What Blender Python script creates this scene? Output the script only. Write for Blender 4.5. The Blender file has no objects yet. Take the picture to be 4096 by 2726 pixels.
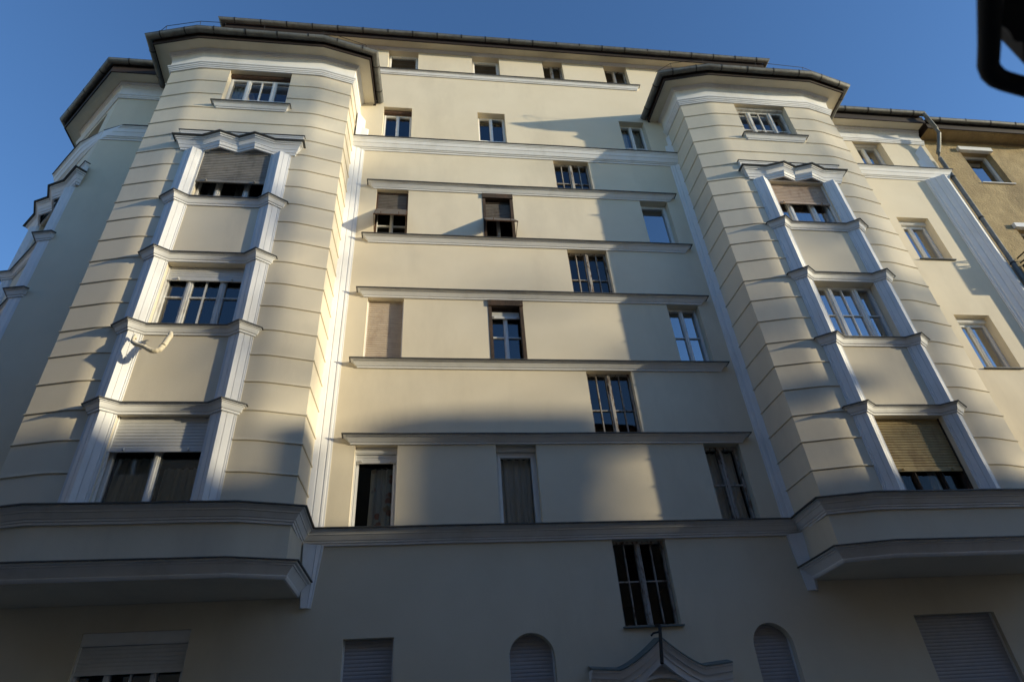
import bpy, bmesh, math, random
from mathutils import Vector
random.seed(7)
S = bpy.context.scene
COL = S.collection
R = math.radians
PI = math.pi

# ------------------------------------------------------------------ materials
def mat_base(name):
    m = bpy.data.materials.new(name)
    m.use_nodes = True
    nt = m.node_tree
    return m, nt, nt.nodes['Principled BSDF']

def noise(nt, scale, detail=4, rough=.6, stretch=None, seed=0.0):
    tc = nt.nodes.new('ShaderNodeTexCoord')
    mp = nt.nodes.new('ShaderNodeMapping')
    mp.inputs['Location'].default_value = (seed * 3.1, seed * 1.7, seed * 2.3)
    if stretch:
        mp.inputs['Scale'].default_value = stretch
    nt.links.new(tc.outputs['Object'], mp.inputs['Vector'])
    n = nt.nodes.new('ShaderNodeTexNoise')
    n.inputs['Scale'].default_value = scale
    n.inputs['Detail'].default_value = detail
    n.inputs['Roughness'].default_value = rough
    nt.links.new(mp.outputs[0], n.inputs['Vector'])
    return n.outputs['Fac']

def ramp(nt, fac, stops):
    r = nt.nodes.new('ShaderNodeValToRGB')
    e = r.color_ramp.elements
    while len(e) < len(stops):
        e.new(.5)
    for k, (p, c) in enumerate(stops):
        e[k].position = p
        e[k].color = (*c, 1)
    nt.links.new(fac, r.inputs['Fac'])
    return r.outputs['Color']

def mixc(nt, a, b, fac, mode='MIX'):
    n = nt.nodes.new('ShaderNodeMix')
    n.data_type = 'RGBA'
    n.blend_type = mode
    for sock, v in ((n.inputs[0], fac), (n.inputs[6], a), (n.inputs[7], b)):
        if hasattr(v, 'links'):
            nt.links.new(v, sock)
        elif isinstance(v, (int, float)):
            sock.default_value = v
        else:
            sock.default_value = (*v, 1)
    return n.outputs[2]

def bump(nt, bsdf, height, strength=.3, dist=.01):
    b = nt.nodes.new('ShaderNodeBump')
    b.inputs['Strength'].default_value = strength
    b.inputs['Distance'].default_value = dist
    nt.links.new(height, b.inputs['Height'])
    nt.links.new(b.outputs[0], bsdf.inputs['Normal'])

def mottled(name, c1, c2, scale, rough=.8, b=.25, bs=60, bd=.004, stretch=None, dirt=None, dirt_scale=3., metal=0., lo=.3, hi=.7):
    m, nt, p = mat_base(name)
    col = ramp(nt, noise(nt, scale, 5, .6, stretch), [(lo, c1), (hi, c2)])
    if dirt:
        f = noise(nt, dirt_scale, 6, .65, (1, 1, .35), 5)
        fr = nt.nodes.new('ShaderNodeMapRange')
        fr.inputs[1].default_value = .5
        fr.inputs[2].default_value = .72
        fr.inputs[4].default_value = dirt[1]
        nt.links.new(f, fr.inputs[0])
        col = mixc(nt, col, dirt[0], fr.outputs[0])
    nt.links.new(col, p.inputs['Base Color'])
    p.inputs['Roughness'].default_value = rough
    p.inputs['Metallic'].default_value = metal
    if b:
        bump(nt, p, noise(nt, bs, 6, .65), b, bd)
    return m

M = {}
M['cream'] = mottled('cream_plaster', (.675, .600, .462), (.725, .652, .512), .9, .85, .35, 45, .006, None, ((.565, .50, .39), .75), .55)
M['cream_bay'] = mottled('cream_plaster_band', (.67, .600, .472), (.715, .650, .522), .8, .85, .3, 45, .005, None, ((.55, .495, .405), .7), .7)
M['trim'] = mottled('white_trim_paint', (.74, .745, .755), (.79, .795, .805), 2.2, .6, .15, 40, .003, None, ((.57, .56, .535), .5), 2.)
M['soffit'] = mottled('eave_soffit_paint', (.66, .60, .47), (.72, .66, .53), 1.5, .8, .15, 40, .003, None, ((.52, .46, .36), .5), 1.)
M['flash'] = mottled('grey_flashing_metal', (.075, .075, .072), (.13, .13, .122), 8, .5, .1, 40, .002, None, None, metal=.5)
M['gutter'] = mottled('zinc_gutter', (.13, .135, .135), (.20, .205, .20), 5, .62, .15, 60, .002, (1, 1, 3), ((.10, .09, .075), .8), 9., metal=.45)
M['fascia'] = mottled('brown_fascia_board', (.014, .009, .008), (.026, .015, .012), 6, .7, .2, 30, .003, (.3, 1, 4))
M['bracket'] = mottled('dark_iron', (.018, .018, .018), (.035, .033, .03), 10, .55, .2, 60, .002, None, None, metal=.4)
M['frame'] = mottled('white_window_paint', (.74, .74, .73), (.80, .80, .79), 5, .4, .05, 40, .002)
M['wood'] = mottled('dark_weathered_wood', (.022, .016, .012), (.07, .045, .03), 14, .8, .4, 40, .004, (4, 4, .6), ((.11, .06, .035), .8), 5)
M['rusty'] = mottled('rusty_metal', (.05, .028, .018), (.11, .055, .03), 14, .75, .3, 60, .003)
M['sh_alu'] = mottled('grey_white_shutter', (.60, .60, .58), (.68, .67, .65), 6, .5, .05, 40, .002)
M['sh_grey'] = mottled('weathered_grey_shutter', (.17, .16, .145), (.30, .285, .26), 10, .8, .3, 50, .004, (.5, .5, 6), ((.09, .08, .07), .7), 4)
M['sh_pink'] = mottled('faded_pinkish_shutter', (.40, .30, .23), (.52, .41, .33), 7, .7, .2, 50, .003, (.5, .5, 5), ((.24, .14, .10), .7), 5)
M['sh_beige'] = mottled('faded_beige_shutter', (.46, .37, .29), (.58, .49, .39), 7, .7, .2, 50, .003, (.5, .5, 5), ((.32, .22, .16), .6), 5)
M['sh_brown'] = mottled('brown_grey_shutter', (.10, .085, .072), (.17, .15, .13), 8, .75, .2, 50, .003, (.5, .5, 4), ((.07, .045, .03), .7), 5)
M['sh_wood'] = mottled('yellowed_wood_shutter', (.34, .26, .125), (.47, .37, .19), 8, .75, .25, 50, .003, (.6, .6, 6), ((.20, .13, .06), .8), 5)
M['sh_lilac'] = mottled('pale_lilac_shutter', (.36, .355, .37), (.42, .41, .425), 6, .55, .05, 40, .002)
M['curtain'] = mottled('white_net_curtain', (.66, .65, .61), (.80, .78, .74), 7, .9, .1, 60, .003, (5, 5, .4))
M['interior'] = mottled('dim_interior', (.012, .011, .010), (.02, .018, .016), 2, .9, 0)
M['tan'] = mottled('tan_old_render', (.31, .235, .125), (.44, .34, .19), 3.2, .95, 1., 16, .03, None, ((.20, .15, .085), .85), 1.6)
M['iron'] = mottled('black_iron', (.004, .004, .004), (.008, .0075, .007), 20, .75, .2, 60, .002)
M['iron_brown'] = mottled('dark_brown_iron', (.010, .006, .003), (.02, .011, .005), 20, .75, .2, 60, .002)
M['hose'] = mottled('cream_cloth_wrap', (.62, .54, .40), (.72, .65, .50), 22, .85, .6, 70, .006)
M['opp'] = mottled('ochre_street_plaster', (.42, .34, .25), (.50, .41, .31), 1.2, .9, .3, 30, .006, None, ((.45, .36, .26), .6), .8)
M['opp2'] = mottled('grey_street_plaster', (.48, .43, .36), (.56, .51, .43), 1.2, .9, .3, 30, .006, None, ((.24, .22, .2), .6), .8)
M['tile'] = mottled('red_brown_roof_tile', (.14, .06, .035), (.22, .10, .06), 6, .85, .4, 25, .02)
M['asphalt'] = mottled('asphalt', (.04, .04, .042), (.065, .064, .062), 3, .9, .5, 80, .006)
M['paving'] = mottled('concrete_paving', (.20, .195, .185), (.28, .27, .255), 2, .9, .4, 60, .005)
M['stone'] = mottled('kerb_stone', (.25, .245, .235), (.33, .32, .30), 4, .85, .4, 60, .004)
M['copper'] = mottled('blue_grey_copper_flashing', (.10, .14, .15), (.16, .20, .205), 6, .5, .1, 50, .002, None, None, metal=.3)
M['leaf'] = mottled('poplar_leaf', (.05, .09, .025), (.11, .13, .04), 4, .6, 0)
M['door'] = mottled('dark_oak_door', (.05, .028, .014), (.09, .05, .026), 5, .5, .3, 40, .004, (4, 4, .5))

def peeling(name):
    m, nt, p = mat_base(name)
    f = noise(nt, 16, 8, .7, (1, 1, .3))
    col = ramp(nt, f, [(.38, (.08, .05, .032)), (.43, (.20, .145, .105)), (.48, (.36, .34, .31)), (.72, (.46, .445, .42))])
    nt.links.new(col, p.inputs['Base Color'])
    p.inputs['Roughness'].default_value = .8
    bump(nt, p, f, .6, .01)
    return m
M['peel'] = peeling('peeling_white_paint')
M['worn'] = mottled('worn_white_paint', (.60, .595, .575), (.70, .695, .68), 8, .6, .25, 50, .003, (1, 1, .5), ((.30, .25, .20), .85), 11.)

def flowered(name):
    m, nt, p = mat_base(name)
    base = ramp(nt, noise(nt, 7, 4, .6, (5, 5, .4)), [(.3, (.62, .62, .57)), (.7, (.76, .75, .69))])
    tc = nt.nodes.new('ShaderNodeTexCoord')
    v = nt.nodes.new('ShaderNodeTexVoronoi')
    v.inputs['Scale'].default_value = 5.2
    nt.links.new(tc.outputs['Object'], v.inputs['Vector'])
    mr = nt.nodes.new('ShaderNodeMapRange')
    mr.inputs[1].default_value = .36
    mr.inputs[2].default_value = .26
    nt.links.new(v.outputs['Distance'], mr.inputs[0])
    c = nt.nodes.new('ShaderNodeSeparateColor')
    nt.links.new(v.outputs['Color'], c.inputs[0])
    colr = ramp(nt, c.outputs[0], [(.35, (.56, .30, .22)), (.6, (.36, .42, .44)), (.8, (.55, .42, .28))])
    nt.links.new(mixc(nt, base, colr, mr.outputs[0]), p.inputs['Base Color'])
    p.inputs['Roughness'].default_value = .9
    return m
M['flowered'] = flowered('flower_print_curtain')

def glass(name, tint, ior=1.75):
    m = bpy.data.materials.new(name)
    m.use_nodes = True
    nt = m.node_tree
    nt.nodes.clear()
    out = nt.nodes.new('ShaderNodeOutputMaterial')
    mx = nt.nodes.new('ShaderNodeMixShader')
    t = nt.nodes.new('ShaderNodeBsdfTransparent')
    t.inputs[0].default_value = (*tint, 1)
    g = nt.nodes.new('ShaderNodeBsdfGlossy')
    g.inputs['Roughness'].default_value = .015
    g.inputs[0].default_value = (.95, .97, 1, 1)
    f = nt.nodes.new('ShaderNodeFresnel')
    f.inputs['IOR'].default_value = ior
    tc = nt.nodes.new('ShaderNodeTexCoord')
    n = nt.nodes.new('ShaderNodeTexNoise')
    n.inputs['Scale'].default_value = 1.6
    n.inputs['Detail'].default_value = 1
    nt.links.new(tc.outputs['Object'], n.inputs['Vector'])
    b = nt.nodes.new('ShaderNodeBump')
    b.inputs['Strength'].default_value = .12
    b.inputs['Distance'].default_value = .02
    nt.links.new(n.outputs['Fac'], b.inputs['Height'])
    nt.links.new(b.outputs[0], g.inputs['Normal'])
    nt.links.new(f.outputs[0], mx.inputs[0])
    nt.links.new(t.outputs[0], mx.inputs[1])
    nt.links.new(g.outputs[0], mx.inputs[2])
    nt.links.new(mx.outputs[0], out.inputs['Surface'])
    return m
M['glass'] = glass('window_glass', (.80, .84, .86), 2.1)
M['glass_sky'] = glass('coated_window_glass', (.40, .46, .52), 4.6)
M['glass_old'] = glass('dusty_window_glass', (.5, .52, .52), 1.75)
M['glass_low'] = glass('plain_window_glass', (.85, .88, .88), 1.36)

# ------------------------------------------------------------------ geometry helpers
class MB:
    """collects faces, builds ONE mesh object"""
    def __init__(s):
        s.v = []; s.f = []; s.m = []
    def face(s, pts, m=0):
        i = len(s.v)
        s.v += [tuple(p) for p in pts]
        s.f.append(tuple(range(i, i + len(pts))))
        s.m.append(m)
    def grid(s, rows, m=0, mf=None):
        """rows of equal length; shared vertices; face (i,j)(i+1,j)(i+1,j+1)(i,j+1)"""
        i0 = len(s.v); n = len(rows[0])
        for r in rows:
            s.v += [tuple(p) for p in r]
        for i in range(len(rows) - 1):
            for j in range(n - 1):
                a = i0 + i * n + j
                s.f.append((a, a + n, a + n + 1, a + 1))
                s.m.append(mf(i, j) if mf else m)
    def box(s, fr, u0, u1, d0, d1, z0, z1, m=0):
        """box in a local frame: u along, d inward, z up"""
        P = lambda u, d, z: fr.p(u, z, d)
        a, b, c, d = P(u0, d0, z0), P(u1, d0, z0), P(u1, d1, z0), P(u0, d1, z0)
        e, f, g, h = P(u0, d0, z1), P(u1, d0, z1), P(u1, d1, z1), P(u0, d1, z1)
        for q in ((a, b, f, e), (b, c, g, f), (c, d, h, g), (d, a, e, h), (e, f, g, h), (d, c, b, a)):
            s.face(q, m)
    def tube(s, pts, r, seg=8, m=0, radii=None):
        pts = [Vector(p) for p in pts]
        rows = []
        up0 = Vector((0, 0, 1))
        for i, p in enumerate(pts):
            t = (pts[min(i + 1, len(pts) - 1)] - pts[max(i - 1, 0)]).normalized()
            a = t.cross(up0 if abs(t.z) < .95 else Vector((1, 0, 0))).normalized()
            b = a.cross(t).normalized()
            rr = radii[i] if radii else r
            rows.append([p + a * math.cos(2 * PI * k / seg) * rr + b * math.sin(2 * PI * k / seg) * rr for k in range(seg + 1)])
        s.grid(rows, m)
        s.face(rows[0][:-1], m); s.face(list(reversed(rows[-1][:-1])), m)
    def sweep(s, path, prof, z=0, m=0, mats=None, cap=True, wob=0.):
        """mitred moulding: plan path (x,y), outward = right-hand side; prof = [(offset, dz)] bottom to top"""
        if wob:
            q = [path[0]]
            for a, b in zip(path, path[1:]):
                k = int(math.hypot(b[0] - a[0], b[1] - a[1]) / .8)
                q += [(a[0] + (b[0] - a[0]) * i / (k + 1), a[1] + (b[1] - a[1]) * i / (k + 1)) for i in range(1, k + 1)] + [b]
            path = q
        n = len(path); P = [Vector((p[0], p[1])) for p in path]
        nor = []
        for i in range(n - 1):
            d = (P[i + 1] - P[i]).normalized()
            nor.append(Vector((d.y, -d.x)))
        mit = []
        for i in range(n):
            if i == 0: mit.append(nor[0])
            elif i == n - 1: mit.append(nor[-1])
            else:
                a, b = nor[i - 1], nor[i]
                mit.append((a + b) / max(.25, 1 + a.dot(b)))
        rows = []
        for i in range(n):
            dz = random.uniform(-wob, wob); do = random.uniform(-wob, wob) * .6
            rows.append([(P[i].x + mit[i].x * (o + (do if o > .01 else 0)), P[i].y + mit[i].y * (o + (do if o > .01 else 0)), z + h + dz) for o, h in prof])
        s.grid(rows, m, (lambda i, j: mats[j]) if mats else None)
        if cap:
            for k, r in ((0, rows[0]), (n - 1, rows[-1])):
                f = list(r)
                f += [(P[k].x, P[k].y, r[-1][2]), (P[k].x, P[k].y, r[0][2])]
                s.face(f if k == 0 else list(reversed(f)), m)
    def build(s, name, mats, parent=None, smooth=35, merge=True):
        me = bpy.data.meshes.new(name)
        me.from_pydata(s.v, [], s.f)
        for x in (mats if isinstance(mats, (list, tuple)) else [mats]):
            me.materials.append(M[x])
        me.polygons.foreach_set('material_index', s.m)
        if merge:
            bm = bmesh.new(); bm.from_mesh(me)
            bmesh.ops.remove_doubles(bm, verts=bm.verts, dist=1e-4)
            bm.to_mesh(me); bm.free()
        if smooth:
            me.polygons.foreach_set('use_smooth', [True] * len(me.polygons))
            me.set_sharp_from_angle(angle=R(smooth))
        me.update()
        o = bpy.data.objects.new(name, me)
        COL.objects.link(o)
        if parent:
            o.parent = parent
            w = wloc(parent)
            o.location = (-w[0], -w[1], -w[2])
        return o

def wloc(o):
    w = Vector((0, 0, 0))
    while o:
        w = w + o.location; o = o.parent
    return w

def tag(o, label, cat, group=None):
    o['label'] = label; o['category'] = cat
    if group: o['group'] = group
    return o

def empty(name, loc, label, cat, group=None):
    o = bpy.data.objects.new(name, None); COL.objects.link(o)
    o.location = loc; o.empty_display_size = .3
    return tag(o, label, cat, group)

def structure(o):
    o['kind'] = 'structure'; return o

class Fr:
    """wall frame: origin, direction along the wall in plan; depth d goes INTO the wall"""
    def __init__(s, ox, oy, ux=1., uy=0.):
        l = math.hypot(ux, uy)
        s.o = Vector((ox, oy)); s.u = Vector((ux / l, uy / l)); s.n = Vector((s.u.y, -s.u.x))
    def p(s, u, z, d=0.):
        q = s.o + s.u * u - s.n * d
        return (q.x, q.y, z)
    def xy(s, u, out=0.):
        q = s.o + s.u * u + s.n * out
        return (q.x, q.y)

def panel(mb, fr, u0, u1, z0, z1, ops, m=0, maxc=2.5):
    """flat wall with real openings and reveals; ops = (u0,u1,z0,z1,depth[,arch])"""
    us = sorted({u0, u1, *[o[0] for o in ops], *[o[1] for o in ops]})
    zs = sorted({z0, z1, *[o[2] for o in ops], *[o[3] for o in ops]})
    us = [u for u in us if u0 - 1e-6 <= u <= u1 + 1e-6]; zs = [z for z in zs if z0 - 1e-6 <= z <= z1 + 1e-6]
    for a, b in zip(us, us[1:]):
        for c, d in zip(zs, zs[1:]):
            cu, cz = (a + b) / 2, (c + d) / 2
            if any(o[0] < cu < o[1] and o[2] < cz < o[3] for o in ops): continue
            mb.face([fr.p(a, c), fr.p(b, c), fr.p(b, d), fr.p(a, d)], m)
    for o in ops:
        a, b, c, d, dp = o[:5]
        flag = o[5] if len(o) > 5 else None
        if flag is True:
            r = (b - a) / 2; zc = d - r; N = 20
            arc = [(a + r - r * math.cos(PI * k / N), zc + r * math.sin(PI * k / N)) for k in range(N + 1)]
            h = N // 2
            mb.face([fr.p(a, d)] + [fr.p(*q) for q in reversed(arc[h:h + 1])] + [fr.p(*q) for q in reversed(arc[:h])][0:] , m)
            mb.face([fr.p(b, d)] + [fr.p(*q) for q in reversed(arc[h:])], m)
            ring = [(a, c)] + arc + [(b, c)]
        else:
            ring = [(a, c), (a, d), (b, d), (b, c)]
        ring2 = ring + [ring[0]]
        if flag == 'open_top': ring2 = [(b, d), (b, c), (a, c), (a, d)]
        if flag == 'open_bottom': ring2 = [(a, c), (a, d), (b, d), (b, c)]
        mb.grid([[fr.p(q[0], q[1], 0) for q in ring2], [fr.p(q[0], q[1], dp) for q in ring2]], m)

# ------------------------------------------------------------------ windows
def curtain(fr, u0, u1, z0, z1, d, seed=0, amp=.03, per=.13):
    mb = MB(); rnd = random.Random(seed); ph = rnd.random() * 6
    n = max(8, int((u1 - u0) / .02)); rows = []
    for i in range(n + 1):
        u = u0 + (u1 - u0) * i / n
        off = amp * math.sin(2 * PI * u / per + ph) + amp * .5 * math.sin(2 * PI * u / (per * .43) + ph * 2)
        rows.append([fr.p(u + .01 * math.sin(z * 3 + u * 9), z, d + off * (1.2 - .5 * k / 4)) for k, z in enumerate([z0 + (z1 - z0) * q / 4 for q in range(5)])])
    mb.grid(rows); return mb

def slats(mb, fr, u0, u1, line, pitch=.052, bow=.011):
    """shutter following a polyline in the (depth, z) plane from top to bottom, made of convex slats"""
    P = [Vector(q) for q in line]
    seg = [(P[i + 1] - P[i]).length for i in range(len(P) - 1)]; L = sum(seg)
    def at(t):
        for i, l in enumerate(seg):
            if t <= l or i == len(seg) - 1:
                return P[i] + (P[i + 1] - P[i]) * (t / l), (P[i + 1] - P[i]).normalized()
            t -= l
    n = max(1, round(L / pitch)); prof = []
    for k in range(n):
        for f, o in ((.04, 0), (.2, bow * .7), (.5, bow), (.8, bow * .7), (.95, -.001), (.965, -bow * 1.1), (.99, -bow * 1.1)):
            q, t = at((k + f) * L / n)
            nn = Vector((t.y, -t.x)) * (1 if t.y < 0 else -1)   # towards the street
            q = q + nn * o
            prof.append(q)
    rows = [[fr.p(u, q.y, q.x) for q in reversed(prof)] for u in (u0, u1)]
    mb.grid(rows)

def bar_seq(mb, fr, u, half, z0, z1, d, th, m=0):
    mb.box(fr, u - half, u + half, d - th, d + .03, z0, z1, m)

def window(B, fr, u0, u1, z0, z1, d=.2, mull=(), hm=(), vm=(), fmat='frame', fw=.055, mw=.04, tw=.014, box=0., boxmat='frame',
           sh=0., shmat='sh_alu', shd=None, cur=None, glassm='glass', bottom=True, awn=None, sill=None, label=None, arch=False, mullmat=None, hooks=True):
    """one window: the frame mesh is the part; pane, shutter, box, curtain are its sub-parts"""
    bow = .004 if shmat in ('sh_lilac', 'sh_alu') else .011
    if shd is None: shd = d - .07
    mb = MB(); zt = z1 - box
    mats = [fmat] + ([mullmat] if mullmat else [])
    # outer frame
    for a, b in ((u0, u0 + fw), (u1 - fw, u1)):
        mb.box(fr, a, b, d - .03, d + .05, z0, zt)
        mb.box(fr, a + (fw * .45 if a == u0 else 0), b - (fw * .45 if a != u0 else 0), d - .045, d - .03, z0 + fw * .4, zt - fw * .4)
    mb.box(fr, u0 + fw, u1 - fw, d - .03, d + .05, zt - fw, zt)
    mb.box(fr, u0 + fw, u1 - fw, d - .03, d + .05, z0, z0 + fw)
    gz0, gz1 = z0 + fw, zt - fw
    W = u1 - u0
    edges = [u0 + fw]
    for mm in mull:
        f, hw = mm if isinstance(mm, tuple) else (mm, mw)
        u = u0 + W * f
        mi = 1 if mullmat else 0
        mb.box(fr, u - hw, u + hw, d - .035, d + .05, gz0, gz1, mi)
        mb.box(fr, u - hw * .38, u + hw * .38, d - .055, d - .035, gz0, gz1, mi)
        edges += [u - hw, u + hw]
    edges.append(u1 - fw)
    cells = [(edges[i], edges[i + 1]) for i in range(0, len(edges), 2)]
    for k, (a, b) in enumerate(cells):
        for h in hm:
            z = gz0 + (gz1 - gz0) * h
            mb.box(fr, a, b, d - .02, d + .03, z - tw, z + tw)
        if k in vm:
            c = (a + b) / 2
            mb.box(fr, c - tw, c + tw, d - .022, d + .03, gz0, gz1)
    w = mb.build('window', mats, B)
    if label: w['label'] = label
    g = MB()
    for a, b in cells:
        g.face([fr.p(a, gz0, d + .012), fr.p(b, gz0, d + .012), fr.p(b, gz1, d + .012), fr.p(a, gz1, d + .012)])
    g.build('pane', glassm, w, smooth=0)
    if box:
        q = MB()
        q.box(fr, u0, u1, d - .10, d + .05, zt + .003, z1)
        q.box(fr, u0 + .01, u1 - .01, d - .112, d - .10, zt + .02, zt + .045)
        q.build('shutter_box', boxmat, w)
    if sh or awn:
        q = MB()
        ztop = zt - .002
        if awn:
            zk, dout, zb = awn
            slats(q, fr, u0 + .03, u1 - .03, [(shd, ztop), (shd, zk), (-dout, zb)], .05)
            slo = q.build('roller_shutter', shmat, w)
            a = MB()
            for u in (u0 + .02, u1 - .02):
                a.tube([fr.p(u, zk, shd), fr.p(u, zb - .01, -dout)], .012, 6)
                a.tube([fr.p(u, zb - .01, -dout), fr.p(u, max(z0, zb - .35), shd - .02)], .007, 6)
                a.box(fr, u - .02, u + .02, shd - .03, shd + .02, z0, zt)
            a.tube([fr.p(u0 + .01, zb - .012, -dout), fr.p(u1 - .01, zb - .012, -dout)], .016, 6)
            for u in (u0 + .17, u1 - .17):
                a.tube([fr.p(u, zb + .01, -dout + .0), fr.p(u, zb + .06, -dout - .02)], .008, 6)
            a.build('awning_arm', 'rusty', w)
        else:
            zb = ztop - (ztop - z0) * sh
            slats(q, fr, u0 + .02, u1 - .02, [(shd, ztop), (shd, zb)], .052, bow)
            q.box(fr, u0 + .02, u1 - .02, shd - .018, shd + .012, zb - .045, zb + .004)
            if hooks and sh < .98:
                for u in (u0 + .16 * W, u1 - .16 * W):
                    q.box(fr, u - .012, u + .012, shd - .055, shd - .018, zb - .03, zb + .005)
            q.build('roller_shutter', shmat, w)
            for a, b in ((u0, u0 + .022), (u1 - .022, u1)):
                r = MB(); r.box(fr, a, b, shd - .03, shd + .03, z0, ztop); r.build('shutter_rail', fmat, w)
    if cur:
        for (a, b, c, e, mt) in cur:
            curtain(fr, u0 + W * a, u0 + W * b, z0 + (zt - z0) * c, z0 + (zt - z0) * e, d + .16, int(u0 * 100)).build('curtain', mt, w)
    if sill:
        q = MB(); q.box(fr, u0 - .03, u1 + .03, -.05, d + .0, z0 - .025, z0 - .002)
        q.build('sill', sill, w)
    return w

# ------------------------------------------------------------------ mouldings
def cornice_prof(p, h, lip=.012):
    """bottom to top: base fillet, slanted face, top fillets, dark metal lip"""
    pr = [(.0, -h), (.028, -h), (.030, -h * .80), (.045, -h * .78), (.052, -h * .72), (p * .62, -h * .30), (p * .70, -h * .28), (p * .72, -h * .20),
          (p * .90, -h * .17), (p * .92, -lip - .004), (p + .012, -lip - .004), (p + .012, 0), (0, .03)]
    ms = [0] * 9 + [1, 1, 1]
    return pr, ms

def cornice(B, path, z, p, h, name='cornice', wob=0.):
    mb = MB(); pr, ms = cornice_prof(p, h)
    mb.sweep(path, pr, z, 0, ms, wob=wob)
    return mb.build(name, ['trim', 'flash'], B)

def gutter_run(B, path, off, z, r=.075, step=.62, ends=True):
    """half round gutter on a plan path, dark straps as sub-parts"""
    mb = MB()
    pr = [(off + r + r * math.cos(a), r * math.sin(a)) for a in [PI + PI * k / 10 for k in range(11)]]
    pr = pr + [(off + 2 * r + .008, .006), (off + 2 * r + .002, .014)]
    mb.sweep(path, pr, z, 0, None, cap=False, wob=.005)
    P = [Vector(p) for p in path]
    # plan points of the centre line
    n = len(P); nor = []
    for i in range(n - 1):
        d = (P[i + 1] - P[i]).normalized(); nor.append(Vector((d.y, -d.x)))
    def mitre(i):
        if i == 0: return nor[0]
        if i == n - 1: return nor[-1]
        return (nor[i - 1] + nor[i]) / max(.25, 1 + nor[i - 1].dot(nor[i]))
    if ends:
        for k in (0, n - 1):
            ring = []
            for a in range(11):
                o = off + r + r * math.cos(PI + PI * a / 10)
                q = P[k] + mitre(k) * o
                ring.append((q.x, q.y, z + r * math.sin(PI + PI * a / 10)))
            mb.face(ring)
    g = mb.build('gutter', 'gutter', B)
    for i in range(n - 1):
        a = P[i] + mitre(i) * (off + r); b = P[i + 1] + mitre(i + 1) * (off + r)
        L = (b - a).length
        c = max(1, int(L / step))
        for k in range(c):
            t = (k + .5) / c
            q = a + (b - a) * t; nn = nor[i]
            s = MB()
            ux = (b - a).normalized()
            def ring(w):
                out = []
                for ang in [PI * (1 - .08) + PI * 1.16 * j / 10 for j in range(11)]:
                    for_r = r + .010
                    e = q + ux * w + nn * (for_r * math.cos(ang))
                    out.append((e.x, e.y, z + for_r * math.sin(ang) + .008))
                return out
            def ring_in(w):
                out = []
                for ang in [PI * (1 - .08) + PI * 1.16 * j / 10 for j in range(11)]:
                    for_r = r + .002
                    e = q + ux * w + nn * (for_r * math.cos(ang))
                    out.append((e.x, e.y, z + for_r * math.sin(ang) + .008))
                return out
            s.grid([ring_in(-.016), ring(-.016), ring(.016), ring_in(.016)])
            s.build('gutter_bracket', 'bracket', g, merge=False)
    return g

def eave(B, path, z, over, r=.075, step=.62, fh=.2, soff='soffit', roof=True):
    """soffit, fascia board, gutter and a strip of roof along a plan path"""
    mb = MB(); mb.sweep(path, [(-.02, 0), (over, 0)], z, 0, cap=False); mb.build('soffit', soff, B, smooth=0)
    mb = MB(); mb.sweep(path, [(over - .03, -.075), (over, -.075), (over, fh), (over - .03, fh)], z, 0, cap=True); mb.build('fascia', 'fascia', B, smooth=0)
    gutter_run(B, path, over + .012, z + fh + .03, r, step)
    if roof:
        mb = MB(); mb.sweep(path, [(over + .06, fh + .03), (over + .06, fh + .055), (-.9, fh + .5)], z, 0, cap=False); mb.build('roof', 'tile', B)

def pilaster_prof(hw=.17, P=.135):
    """triangular pilaster with stepped edges and one incised line on each face"""
    l = [(-hw - .03, 0), (-hw - .03, .014), (-hw - .005, .014), (-hw - .005, .03), (-hw + .02, .03), (-hw + .02, .042)]
    a, b = (-hw + .02, .042), (0, P)
    def on(t, o=0): return (a[0] + (b[0] - a[0]) * t, a[1] + (b[1] - a[1]) * t + o)
    l += [on(.50), on(.505, -.012), on(.555, -.012), on(.56), b]
    return l + [(-x, y) for x, y in reversed(l[:-1])]

def pilaster(B, fr, uc, z0, z1, hw=.17, P=.135, prof=None, name='pilaster', mat='trim'):
    prof = prof or pilaster_prof(hw, P)
    mb = MB()
    rows = [[fr.p(uc + u, z0, -o) for u, o in prof], [fr.p(uc + u, z1, -o) for u, o in prof]]
    mb.grid([list(x) for x in zip(*rows)])
    mb.face([fr.p(uc + u, z0, -o) for u, o in reversed(prof)])
    mb.face([fr.p(uc + u, z1, -o) for u, o in prof])
    return mb.build(name, mat, B, smooth=20)

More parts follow.
